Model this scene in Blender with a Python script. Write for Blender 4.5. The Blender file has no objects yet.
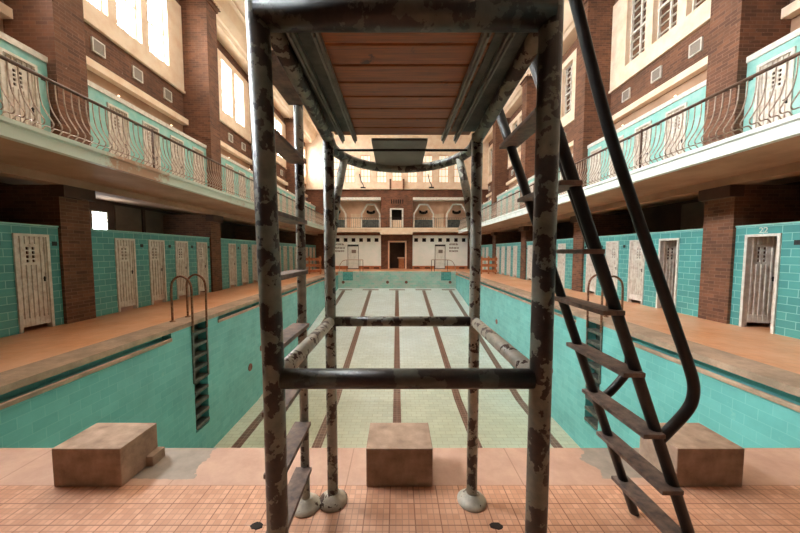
import bpy, bmesh, math, random
from mathutils import Vector, Matrix
random.seed(7)
scene = bpy.context.scene
C = scene.collection
PI = math.pi
# ------------------------------------------------------------------ camera
cam_data = bpy.data.cameras.new('camera')
cam = bpy.data.objects.new('camera', cam_data)
C.objects.link(cam)
cam_data.sensor_width = 36.0
cam_data.lens = 305.0 / 800.0 * 36.0
cam_data.clip_start = 0.05
cam.location = (0, 0, 1.6)
cam.rotation_euler = (math.radians(90 - 3.5), 0, 0)
cam_data.shift_x = 3.0 / 800.0
cam_data.shift_y = 3.6 / 800.0
scene.camera = cam
# ------------------------------------------------------------------ world, lights, exposure
w = bpy.data.worlds.new('world'); scene.world = w; w.use_nodes = True
w.node_tree.nodes['Background'].inputs[0].default_value = (0.9, 0.85, 0.8, 1)
w.node_tree.nodes['Background'].inputs[1].default_value = 0.25
scene.view_settings.view_transform = 'Standard'
scene.view_settings.look = 'None'
scene.view_settings.gamma = 1
scene.view_settings.use_curve_mapping = False
scene.view_settings.exposure = 0.0
LEFT_WINDOW = 34.0      # daylight in the panes of the left windows
SKYLIGHT = 4.2         # glow of the unseen ceiling glazing over the pool
GALLERY_LAMP = 3.0

# ------------------------------------------------------------------ materials
def srgb(r, g, b):
    f = lambda c: (c / 255.0 / 12.92) if c / 255.0 <= 0.04045 else ((c / 255.0 + 0.055) / 1.055) ** 2.4
    return (f(r), f(g), f(b), 1.0)

class NT:
    def __init__(s, name, rough=0.6, metal=0.0, spec=0.5):
        s.m = bpy.data.materials.new(name); s.m.use_nodes = True
        s.t = s.m.node_tree; s.b = s.t.nodes['Principled BSDF']
        s.b.inputs['Roughness'].default_value = rough
        s.b.inputs['Metallic'].default_value = metal
        s.b.inputs['Specular IOR Level'].default_value = spec
        s.co = s.n('ShaderNodeTexCoord').outputs['Object']
    def n(s, kind, **kw):
        x = s.t.nodes.new(kind)
        for k, v in kw.items(): setattr(x, k, v)
        return x
    def l(s, a, b): s.t.links.new(a, b)
    def math(s, op, a, b=None, clamp=False):
        x = s.n('ShaderNodeMath', operation=op, use_clamp=clamp)
        for i, v in enumerate((a, b)):
            if v is None: continue
            if hasattr(v, 'links'): s.l(v, x.inputs[i])
            else: x.inputs[i].default_value = v
        return x.outputs[0]
    def xyz(s, v=None):
        x = s.n('ShaderNodeSeparateXYZ'); s.l(v or s.co, x.inputs[0]); return x.outputs
    def comb(s, a, b, c=0.0):
        x = s.n('ShaderNodeCombineXYZ')
        for i, v in enumerate((a, b, c)):
            if hasattr(v, 'links'): s.l(v, x.inputs[i])
            else: x.inputs[i].default_value = v
        return x.outputs[0]
    def wallvec(s):
        o = s.xyz(); return s.comb(s.math('ADD', o[0], o[1]), o[2])
    def noise(s, scale, detail=4, rough=0.6, vec=None):
        x = s.n('ShaderNodeTexNoise'); x.inputs['Scale'].default_value = scale
        x.inputs['Detail'].default_value = detail; x.inputs['Roughness'].default_value = rough
        s.l(vec or s.co, x.inputs['Vector']); return x.outputs['Fac']
    def ramp(s, fac, a, b, ca=(0, 0, 0, 1), cb=(1, 1, 1, 1), mode='LINEAR'):
        x = s.n('ShaderNodeValToRGB'); x.color_ramp.interpolation = mode
        e = x.color_ramp.elements
        e[0].position = a; e[0].color = ca; e[1].position = b; e[1].color = cb
        s.l(fac, x.inputs[0]); return x.outputs[0]
    def mix(s, f, a, b, mode='MIX'):
        x = s.n('ShaderNodeMix', data_type='RGBA', blend_type=mode)
        for i, v in ((0, f), (6, a), (7, b)):
            if hasattr(v, 'links'): s.l(v, x.inputs[i])
            else: x.inputs[i].default_value = v
        return x.outputs[2]
    def brick(s, vec, c1, c2, mo, w, h, msize, offset=0.5, smooth=0.1):
        x = s.n('ShaderNodeTexBrick'); x.offset = offset
        x.inputs['Color1'].default_value = c1; x.inputs['Color2'].default_value = c2
        x.inputs['Mortar'].default_value = mo
        x.inputs['Scale'].default_value = 1.0
        x.inputs['Brick Width'].default_value = w; x.inputs['Row Height'].default_value = h
        x.inputs['Mortar Size'].default_value = msize; x.inputs['Mortar Smooth'].default_value = smooth
        s.l(vec, x.inputs['Vector']); return x
    def color(s, c):
        if hasattr(c, 'links'): s.l(c, s.b.inputs['Base Color'])
        else: s.b.inputs['Base Color'].default_value = c
        return s
    def bump(s, h, strength=0.3, dist=0.01):
        x = s.n('ShaderNodeBump'); x.inputs['Strength'].default_value = strength
        x.inputs['Distance'].default_value = dist
        s.l(h, x.inputs['Height']); s.l(x.outputs[0], s.b.inputs['Normal']); return s

def varied(name, c1, c2, scale=6, rough=0.6, metal=0.0, bump=0.15, lo=0.35, hi=0.65, detail=5):
    t = NT(name, rough, metal)
    f = t.noise(scale, detail)
    t.color(t.ramp(f, lo, hi, c1, c2))
    if bump: t.bump(t.noise(scale * 8, 3), bump, 0.004)
    return t.m

def brick_mat(name, c1, c2, mo):
    t = NT(name, 0.85)
    b = t.brick(t.wallvec(), c1, c2, mo, 0.25, 0.077, 0.007)
    st = t.ramp(t.noise(1.3, 6, 0.7), 0.35, 0.7, (0.62, 0.62, 0.62, 1), (1.15, 1.15, 1.15, 1))
    c = t.mix(1.0, b.outputs['Color'], st, 'MULTIPLY')
    fleck = t.ramp(t.noise(9, 5, 0.7), 0.66, 0.74)
    c = t.mix(t.math('MULTIPLY', fleck, 0.5), c, srgb(190, 165, 145))
    t.color(c).bump(b.outputs['Fac'], -0.5, 0.01)
    return t.m

def tile_wall(name, c1, c2, mo, wd, h, ms=0.006, rough=0.3, offset=0.5, wear=None):
    t = NT(name, rough)
    b = t.brick(t.wallvec(), c1, c2, mo, wd, h, ms, offset)
    st = t.ramp(t.noise(1.1, 6, 0.65), 0.3, 0.7, (0.82, 0.82, 0.82, 1), (1.08, 1.08, 1.08, 1))
    c = t.mix(1.0, b.outputs['Color'], st, 'MULTIPLY')
    if wear: c = t.mix(t.math('MULTIPLY', t.ramp(t.noise(3.3, 7, 0.75), 0.62, 0.72), 0.55), c, wear)
    t.color(c).bump(b.outputs['Fac'], -0.3, 0.004)
    return t.m

M = {}
M['brick'] = brick_mat('brown brick', srgb(130, 86, 60), srgb(98, 63, 46), srgb(130, 96, 76))
M['brick_far'] = brick_mat('far brown brick', srgb(136, 84, 58), srgb(104, 64, 46), srgb(128, 92, 70))
M['turq'] = tile_wall('turquoise glazed tile', srgb(90, 168, 161), srgb(76, 150, 145), srgb(150, 205, 198), 0.30, 0.15, 0.006, 0.35)
M['turq_panel'] = varied('turquoise painted board', srgb(128, 194, 184), srgb(162, 206, 196), 4, 0.5)
M['pool_wall'] = tile_wall('pool wall tile', srgb(120, 196, 190), srgb(110, 186, 181), srgb(128, 200, 193), 0.30, 0.15, 0.005, 0.25, wear=srgb(140, 205, 190))
M['pool_end'] = tile_wall('pool end tile', srgb(150, 200, 185), srgb(190, 200, 188), srgb(200, 210, 200), 0.3, 0.15, 0.006, 0.3, wear=srgb(215, 210, 195))
M['white_paint'] = varied('flaking white door paint', srgb(196, 176, 160), srgb(228, 220, 208), 7, 0.55, lo=0.3, hi=0.55)
M['frame_white'] = varied('white frame paint', srgb(205, 196, 182), srgb(232, 226, 215), 9, 0.5)
M['cream'] = varied('cream plaster', srgb(232, 200, 168), srgb(245, 222, 196), 2.5, 0.75, lo=0.3, hi=0.6)
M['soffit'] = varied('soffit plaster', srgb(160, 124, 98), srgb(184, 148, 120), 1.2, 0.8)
M['ceiling'] = varied('ceiling plaster', srgb(225, 195, 165), srgb(240, 215, 185), 1.2, 0.8)
M['fascia'] = varied('fascia paint', srgb(214, 222, 214), srgb(236, 240, 234), 3, 0.5, lo=0.35, hi=0.55)
t = NT('worn fascia paint', 0.55)
t.color(t.mix(t.ramp(t.noise(0.55, 7, 0.75), 0.52, 0.58), srgb(205, 214, 200), srgb(190, 150, 125))); M['fascia_worn'] = t.m
M['dark_wall'] = varied('dark corridor plaster', srgb(66, 46, 38), srgb(92, 66, 52), 0.8, 0.9)
M['corridor_patch'] = varied('corridor board', srgb(112, 92, 76), srgb(128, 104, 86), 2, 0.8)
M['iron'] = varied('weathered iron rail', srgb(150, 128, 112), srgb(196, 176, 158), 14, 0.5, 0.3)
M['handrail'] = varied('dark hand rail', srgb(70, 48, 38), srgb(105, 78, 62), 8, 0.4, 0.3)
M['black_iron'] = varied('black iron', srgb(24, 20, 20), srgb(44, 38, 36), 10, 0.45, 0.4)
M['ladder_black'] = varied('black ladder paint', srgb(20, 20, 21), srgb(38, 35, 34), 12, 0.4, 0.2)
M['tread'] = varied('worn wooden tread', srgb(84, 72, 68), srgb(128, 106, 94), 22, 0.6)
M['rust_tube'] = varied('rusty tube', srgb(110, 66, 45), srgb(160, 118, 92), 22, 0.45, 0.5)
M['concrete'] = varied('starting block concrete', srgb(140, 116, 98), srgb(184, 156, 134), 7, 0.8, bump=0.4, detail=9)
M['white_wall'] = varied('white glazed wall', srgb(236, 246, 240), srgb(250, 252, 248), 1.4, 0.4)
M['peach'] = varied('peach plaster', srgb(220, 176, 144), srgb(240, 202, 172), 1.5, 0.7)
M['dark_panel'] = varied('grey balcony sheet', srgb(60, 64, 62), srgb(94, 98, 92), 6, 0.6)
M['dark'] = varied('dark opening', srgb(26, 18, 14), srgb(40, 28, 22), 3, 0.9, bump=0)
M['orange_wood'] = varied('orange painted wood', srgb(165, 92, 52), srgb(200, 130, 84), 6, 0.6)
M['grey_steel'] = varied('grey niche steel', srgb(70, 74, 68), srgb(108, 108, 98), 10, 0.5, 0.3)
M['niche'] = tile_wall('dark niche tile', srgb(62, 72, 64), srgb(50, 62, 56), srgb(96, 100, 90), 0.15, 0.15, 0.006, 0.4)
M['brown_metal'] = varied('brown fitting', srgb(110, 66, 54), srgb(140, 92, 74), 20, 0.5, 0.4)
M['vent'] = varied('vent grille', srgb(120, 108, 98), srgb(150, 138, 126), 60, 0.6)
M['blackish'] = varied('dark plate', srgb(34, 40, 38), srgb(52, 60, 56), 12, 0.6)

# wooden seat board seen from below
t = NT('orange varnished seat board', 0.5)
o = t.xyz(); v = t.comb(t.math('MULTIPLY', o[0], 1.2), t.math('MULTIPLY', o[1], 26.0), o[2])
g = t.noise(3.0, 6, 0.65, v)
c = t.ramp(g, 0.3, 0.7, srgb(94, 50, 14), srgb(152, 86, 28))
c = t.mix(t.ramp(t.noise(9, 5, 0.7), 0.62, 0.70), c, srgb(60, 34, 22))
t.color(c); M['slat'] = t.m

# flaking tube paint: grey green over black-brown metal
def flaking(name, paint1, paint2, bare, cut, scale):
    t = NT(name, 0.42)
    n1 = t.noise(scale, 7, 0.55)
    n2 = t.noise(scale * 3.4, 5, 0.6)
    m = t.ramp(t.math('ADD', t.math('MULTIPLY', n1, 0.8), t.math('MULTIPLY', n2, 0.2)), cut, cut + 0.012)
    p = t.ramp(t.noise(scale * 1.3, 5), 0.35, 0.65, paint1, paint2)
    b = t.ramp(t.noise(34, 4), 0.4, 0.6, bare, (bare[0] * 2.2, bare[1] * 1.9, bare[2] * 1.8, 1))
    t.color(t.mix(m, p, b)); t.bump(m, -0.5, 0.003)
    return t.m
M['tube'] = flaking('flaking grey green tube paint', srgb(136, 142, 130), srgb(170, 168, 154), srgb(44, 32, 26), 0.53, 15)
M['tube_shaded'] = flaking('shade-dimmed flaking tube paint', srgb(92, 98, 88), srgb(122, 122, 108), srgb(32, 25, 21), 0.505, 14)  # weak light on the camera side put into dimmer paint
M['tube_bright'] = flaking('bright flaking tube paint', srgb(168, 164, 150), srgb(196, 188, 172), srgb(50, 36, 30), 0.56, 17)
M['tube_top_shaded'] = flaking('shade-darkened worn tube', srgb(58, 62, 56), srgb(80, 80, 70), srgb(26, 22, 20), 0.47, 12)  # shade on the front cross bars put into darker, barer paint
M['underplate'] = varied('dark plate under seat', srgb(44, 46, 42), srgb(80, 80, 72), 16, 0.6, 0.2)
M['footboard'] = varied('grey foot board', srgb(96, 96, 92), srgb(112, 112, 106), 5, 0.6)
M['angle'] = varied('grey angle iron', srgb(104, 104, 98), srgb(132, 130, 122), 15, 0.5, 0.3)

# orange mosaic deck: 15 cm squares made of small mosaics
def mosaic(name, base1, base2, grout, fine):
    t = NT(name, 0.38)
    o = t.xyz()
    v = t.comb(t.math('ADD', o[0], 0.045), t.math('SUBTRACT', o[1], 1.998))
    big = t.brick(v, (1, 1, 1, 1), (0.86, 0.88, 0.9, 1), (0, 0, 0, 1), 0.1535, 0.1535, 0.004, 0.0, 0.3)
    sm = t.brick(v, base1, base2, fine, 0.03838, 0.03838, 0.0032, 0.0, 0.3)
    c = t.mix(1.0, sm.outputs['Color'], t.ramp(t.noise(1.4, 6, 0.7), 0.3, 0.7, (0.86, 0.84, 0.82, 1), (1.1, 1.1, 1.1, 1)), 'MULTIPLY')
    c = t.mix(big.outputs['Fac'], c, grout)
    c = t.mix(t.math('MULTIPLY', t.ramp(t.noise(6, 8, 0.75), 0.60, 0.72), 0.35), c, srgb(236, 214, 196))
    t.color(c).bump(sm.outputs['Fac'], -0.35, 0.003)
    return t.m
M['mosaic'] = mosaic('terracotta mosaic', srgb(214, 164, 134), srgb(194, 142, 112), srgb(140, 94, 70), srgb(178, 132, 108))
t = NT('orange deck tile', 0.4)
b = t.brick(t.comb(*t.xyz()[:2]), srgb(222, 152, 100), srgb(206, 136, 84), srgb(190, 124, 82), 0.1535, 0.1535, 0.005, 0.0, 0.3)
c = t.mix(t.ramp(t.noise(0.8, 6, 0.7), 0.35, 0.7), b.outputs['Color'], srgb(228, 178, 142))
t.color(c); M['deck_side'] = t.m
# coping stone with grey patches beside the outer blocks
t = NT('pink coping stone', 0.55)
o = t.xyz()
c = t.ramp(t.noise(3, 7, 0.7), 0.3, 0.7, srgb(176, 138, 118), srgb(206, 168, 146))
j = t.brick(t.comb(t.math('ADD', o[0], 0.35), t.math('SUBTRACT', o[1], 1.0)), (0, 0, 0, 1), (0, 0, 0, 1), (1, 1, 1, 1), 1.22, 3.0, 0.004, 0.0)
c = t.mix(t.math('MULTIPLY', j.outputs['Fac'], 0.6), c, srgb(140, 100, 82))
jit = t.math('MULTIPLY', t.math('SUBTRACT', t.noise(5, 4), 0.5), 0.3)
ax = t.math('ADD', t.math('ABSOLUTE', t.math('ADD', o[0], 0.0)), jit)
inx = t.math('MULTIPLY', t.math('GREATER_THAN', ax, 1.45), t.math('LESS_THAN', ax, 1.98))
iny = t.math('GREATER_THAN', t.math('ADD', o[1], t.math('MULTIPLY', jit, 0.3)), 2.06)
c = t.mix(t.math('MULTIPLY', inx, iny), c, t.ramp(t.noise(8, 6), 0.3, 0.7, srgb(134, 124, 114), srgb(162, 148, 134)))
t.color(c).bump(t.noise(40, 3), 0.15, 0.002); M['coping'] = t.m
t = NT('grey side coping', 0.6)
t.color(t.mix(t.ramp(t.noise(1.5, 8, 0.75), 0.42, 0.62), srgb(150, 128, 108), srgb(190, 160, 136))); M['coping_side'] = t.m
# pool floor: pale tile, five dark lanes
t = NT('pool floor tile', 0.28)
o = t.xyz()
v = t.comb(o[0], o[1])
b = t.brick(v, srgb(214, 226, 226), srgb(202, 215, 215), srgb(176, 176, 162), 0.30, 0.15, 0.006, 0.5, 0.3)
near = t.ramp(t.math('ADD', t.math('MULTIPLY', o[1], 0.05), t.math('MULTIPLY', t.noise(0.25, 4), 0.3)), 0.55, 0.95)  # yellowish light at the near end put into the floor colour
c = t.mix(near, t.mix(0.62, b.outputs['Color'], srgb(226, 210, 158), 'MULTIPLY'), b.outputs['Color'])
c = t.mix(t.ramp(t.noise(0.9, 7, 0.7), 0.35, 0.7), c, t.mix(1.0, c, (0.88, 0.87, 0.83, 1), 'MULTIPLY'))
fr = t.math('SUBTRACT', t.math('FRACT', t.math('ADD', t.math('DIVIDE', o[0], 2.07), 0.5)), 0.5)
lane = t.math('LESS_THAN', t.math('ABSOLUTE', fr), 0.125 / 2.07)
lane = t.math('MULTIPLY', lane, t.math('LESS_THAN', t.math('ABSOLUTE', o[0]), 4.4))
lane = t.math('MULTIPLY', lane, t.math('LESS_THAN', o[1], 23.6))
tb = t.math('MULTIPLY', t.math('LESS_THAN', t.math('ABSOLUTE', fr), 0.30), t.math('MULTIPLY', t.math('GREATER_THAN', o[1], 23.65), t.math('LESS_THAN', o[1], 23.95)))
tb = t.math('MULTIPLY', tb, t.math('LESS_THAN', t.math('ABSOLUTE', o[0]), 4.55))
lane = t.math('MAXIMUM', lane, tb)
lb = t.brick(v, srgb(92, 62, 52), srgb(112, 78, 64), srgb(150, 124, 106), 0.125, 0.125, 0.008, 0.0, 0.3)
t.color(t.mix(lane, c, lb.outputs['Color'])); M['pool_floor'] = t.m
# glowing panes
def emit(name, col, strength, stripes=False):
    t = NT(name, 0.3)
    t.color((0.5, 0.5, 0.5, 1))
    t.b.inputs['Emission Color'].default_value = col
    t.b.inputs['Emission Strength'].default_value = strength
    return t.m
M['day_pane'] = emit('daylit frosted pane', (0.86, 0.95, 1.0, 1), LEFT_WINDOW)
M['boosted_pane'] = emit('boosted daylit pane', (0.90, 0.96, 1.0, 1), LEFT_WINDOW * 7.0)  # extra glow added to the nearest left panes to sharpen shadows
M['sky_pane'] = emit('unseen skylight pane', (1.0, 0.89, 0.75, 1), SKYLIGHT)
M['lamp'] = emit('gallery lamp glass', (1.0, 0.72, 0.45, 1), GALLERY_LAMP)
M['far_pane'] = emit('far lit pane', (1.0, 0.85, 0.62, 1), 0.9)
t = NT('brown glass pane', 0.15)
t.color(t.ramp(t.noise(1.2, 4), 0.35, 0.65, srgb(66, 46, 36), srgb(112, 80, 60))); M['brown_pane'] = t.m

# ------------------------------------------------------------------ mesh helpers
def box(bm, x0, x1, y0, y1, z0, z1):
    vs = [bm.verts.new((x, y, z)) for z in (z0, z1) for y in (y0, y1) for x in (x0, x1)]
    for f in ((0, 2, 3, 1), (4, 5, 7, 6), (0, 1, 5, 4), (2, 6, 7, 3), (0, 4, 6, 2), (1, 3, 7, 5)):
        bm.faces.new([vs[i] for i in f])
def newbox(*a):
    bm = bmesh.new(); box(bm, *a); return bm
def boxes(lst):
    bm = bmesh.new()
    for a in lst: box(bm, *a)
    return bm
def tube(bm, pts, r, n=12, cap=True):
    pts = [Vector(p) for p in pts]; rings = []
    up = None
    for i, p in enumerate(pts):
        if i == 0: d = pts[1] - p
        elif i == len(pts) - 1: d = p - pts[i - 1]
        else: d = (pts[i + 1] - p).normalized() + (p - pts[i - 1]).normalized()
        d.normalize()
        if up is None:
            up = Vector((0, 0, 1)) if abs(d.z) < 0.9 else Vector((1, 0, 0))
        a = d.cross(up).normalized(); b = a.cross(d).normalized(); up = b
        rr = r[i] if isinstance(r, (list, tuple)) else r
        rings.append([bm.verts.new(p + a * math.cos(2 * PI * k / n) * rr + b * math.sin(2 * PI * k / n) * rr) for k in range(n)])
    for i in range(len(rings) - 1):
        for k in range(n):
            f = bm.faces.new((rings[i][k], rings[i][(k + 1) % n], rings[i + 1][(k + 1) % n], rings[i + 1][k])); f.smooth = True
    if cap:
        bm.faces.new(rings[0][::-1]); bm.faces.new(rings[-1])
def newtube(pts, r, n=12):
    bm = bmesh.new(); tube(bm, pts, r, n); return bm
def lathe(bm, prof, cx=0, cy=0, n=24):
    rings = [[bm.verts.new((cx + r * math.cos(2 * PI * k / n), cy + r * math.sin(2 * PI * k / n), z)) for k in range(n)] for r, z in prof]
    for i in range(len(rings) - 1):
        for k in range(n):
            f = bm.faces.new((rings[i][k], rings[i][(k + 1) % n], rings[i + 1][(k + 1) % n], rings[i + 1][k])); f.smooth = True
    bm.faces.new(rings[0][::-1]); bm.faces.new(rings[-1])
def prism_y(bm, prof, y0, y1):      # profile in x,z extruded along y
    a = [bm.verts.new((x, y0, z)) for x, z in prof]; b = [bm.verts.new((x, y1, z)) for x, z in prof]
    n = len(prof)
    for k in range(n): bm.faces.new((a[k], a[(k + 1) % n], b[(k + 1) % n], b[k]))
    bm.faces.new(a[::-1]); bm.faces.new(b)
def smooth_path(pts, n=6):
    pts = [Vector(p) for p in pts]; out = []
    P = [pts[0]] + pts + [pts[-1]]
    for i in range(1, len(P) - 2):
        for k in range(n):
            t = k / n
            out.append(0.5 * ((2 * P[i]) + (P[i + 1] - P[i - 1]) * t + (2 * P[i - 1] - 5 * P[i] + 4 * P[i + 1] - P[i + 2]) * t * t + (3 * P[i] - P[i - 1] - 3 * P[i + 1] + P[i + 2]) * t ** 3))
    out.append(pts[-1]); return out
def obj(name, bm, mat, parent=None, bevel=0):
    bmesh.ops.recalc_face_normals(bm, faces=bm.faces)
    me = bpy.data.meshes.new(name); bm.to_mesh(me); bm.free()
    o = bpy.data.objects.new(name, me); C.objects.link(o)
    me.materials.append(M[mat] if isinstance(mat, str) else mat)
    if parent: o.parent = parent
    if bevel:
        b = o.modifiers.new('bevel', 'BEVEL'); b.width = bevel; b.segments = 2; b.limit_method = 'ANGLE'
    return o
def struct(name, bm, mat, parent=None, bevel=0):
    o = obj(name, bm, mat, parent, bevel)
    if not parent: o['kind'] = 'structure'
    return o
def tag(o, label, cat, group=None):
    o['label'] = label; o['category'] = cat
    if group: o['group'] = group
    return o
def thing(name, label, cat, loc=(0, 0, 0), rotz=0, group=None):
    o = bpy.data.objects.new(name, None); C.objects.link(o); o.empty_display_size = 0.2
    o.location = loc; o.rotation_euler = (0, 0, rotz)
    return tag(o, label, cat, group) if label else o
def dup(root, loc, rotz=0, scale=None):
    r = root.copy(); C.objects.link(r); r.location = loc; r.rotation_euler = (0, 0, rotz)
    if scale: r.scale = scale
    for ch in list(root.children):
        c = ch.copy(); C.objects.link(c); c.parent = r
        for g in list(ch.children):
            d = g.copy(); C.objects.link(d); d.parent = c
    return r

# ------------------------------------------------------------------ dimensions
XP, YN, YF = 4.7, 2.395, 24.3         # pool half width, near edge, far edge
XC = 5.25                            # edge of the side coping
XW = 7.35                            # front of cubicle walls
XPIL = 7.15                          # front of pillars
XB = 9.2                             # back wall of the galleries
XU = 8.15                             # upper hall wall
YW = 27.7                            # far wall
YB = -3.0                            # wall behind the camera
ZT = 12.6
PIL = [6.65 + 5.35 * k for k in range(-1, 4)]
PW = 0.65
BN = ('', 'nearest', 'second', 'third', 'fourth', 'farthest')
BAYS = [(YB, PIL[0])] + [(PIL[k] + PW, (PIL[k + 1] if k < 4 else YW)) for k in range(5)]

# ------------------------------------------------------------------ decks and pool
struct('floor', newbox(-XB, XB, YB, 1.998, -0.3, 0.0), 'mosaic')
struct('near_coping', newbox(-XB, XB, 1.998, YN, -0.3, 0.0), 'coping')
for s, nm in ((-1, 'left'), (1, 'right')):
    xs = sorted((s * XC, s * XB)); struct('deck_' + nm, newbox(xs[0], xs[1], YN, YF, -0.3, 0), 'deck_side')
    xs = sorted((s * XP, s * XC)); struct('coping_' + nm, newbox(xs[0], xs[1], YN, YF, -0.1, -0.0), 'coping_side')
struct('far_deck', boxes([(-XB, XB, YF + .3, YW, -0.3, 0.0), (-XB, -XP, YF, YF + .3, -.3, 0), (XP, XB, YF, YF + .3, -.3, 0)]), 'deck_side')

ZN, ZF = -3.42, -1.27
YS = 10.0
bm = bmesh.new()
vs = [bm.verts.new(p) for p in ((-XP - .3, YN - .2, ZN), (XP + .3, YN - .2, ZN), (-XP - .3, YS, ZN), (XP + .3, YS, ZN), (-XP - .3, YF + .2, ZF - .03), (XP + .3, YF + .2, ZF - .03))]
lo = [bm.verts.new(v.co - Vector((0, 0, .2))) for v in vs]
for q in ((0, 1, 3, 2), (2, 3, 5, 4)):
    bm.faces.new([vs[i] for i in q]); bm.faces.new([lo[i] for i in q[::-1]])
for a, b in ((0, 1), (1, 3), (3, 5), (5, 4), (4, 2), (2, 0)): bm.faces.new((vs[a], lo[a], lo[b], vs[b]))
struct('pool_floor', bm, 'pool_floor')
NY0, NY1 = 6.9, 7.4                # ladder niche in the side walls
for s, nm in ((-1, 'left'), (1, 'right')):
    def sx(a, b): return tuple(sorted((s * a, s * b)))
    X = sx(XP, XP + .35); bx = []
    bx.append((*X, YN, NY0, ZN, -.24)); bx.append((*X, NY1, YF, ZN, -.24)); bx.append((*X, NY0, NY1, ZN, -2.65))
    bx.append((*sx(XP, XP + .35), 6.25, NY0, -.24, -.1)); bx.append((*sx(XP, XP + .35), NY1, 7.9, -.24, -.1))
    X2 = sx(XP + .2, XP + .35)
    bx.append((*X2, YN, 6.25, -.24, -.1)); bx.append((*X2, 7.9, YF, -.24, -.1))
    struct('pool_wall_' + nm, boxes(bx), 'pool_wall')
    Xl = sx(XP - .03, XP + .02)
    struct('gutter_lip_' + nm, boxes([(*Xl, YN, 6.25, -.27, -.20), (*Xl, 7.9, YF, -.27, -.20)]), 'coping_side', bevel=.01)
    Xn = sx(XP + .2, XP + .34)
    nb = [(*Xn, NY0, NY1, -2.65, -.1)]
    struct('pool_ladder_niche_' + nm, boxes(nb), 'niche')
bx = [(-XP, XP, YF, YF + .3, ZF - .1, 0.0)]
DX = 3.95
bx = [(-XP, -DX - .42, YF, YF + .3, ZF - .1, 0), (-DX + .42, DX - .42, YF, YF + .3, ZF - .1, 0), (DX + .42, XP, YF, YF + .3, ZF - .1, 0),
      (-DX - .42, -DX + .42, YF, YF + .3, ZF - .1, -.75), (DX - .42, DX + .42, YF, YF + .3, ZF - .1, -.75)]
struct('pool_wall_far', boxes(bx), 'pool_end')
struct('pool_far_niche', boxes([(-DX - .42, -DX + .42, YF + .22, YF + .3, -.75, -.05), (DX - .42, DX + .42, YF + .22, YF + .3, -.75, -.05)]), 'turq')
struct('pool_wall_near', newbox(-XP, XP, YN - .3, YN, ZN, -.3), 'pool_wall')

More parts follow.
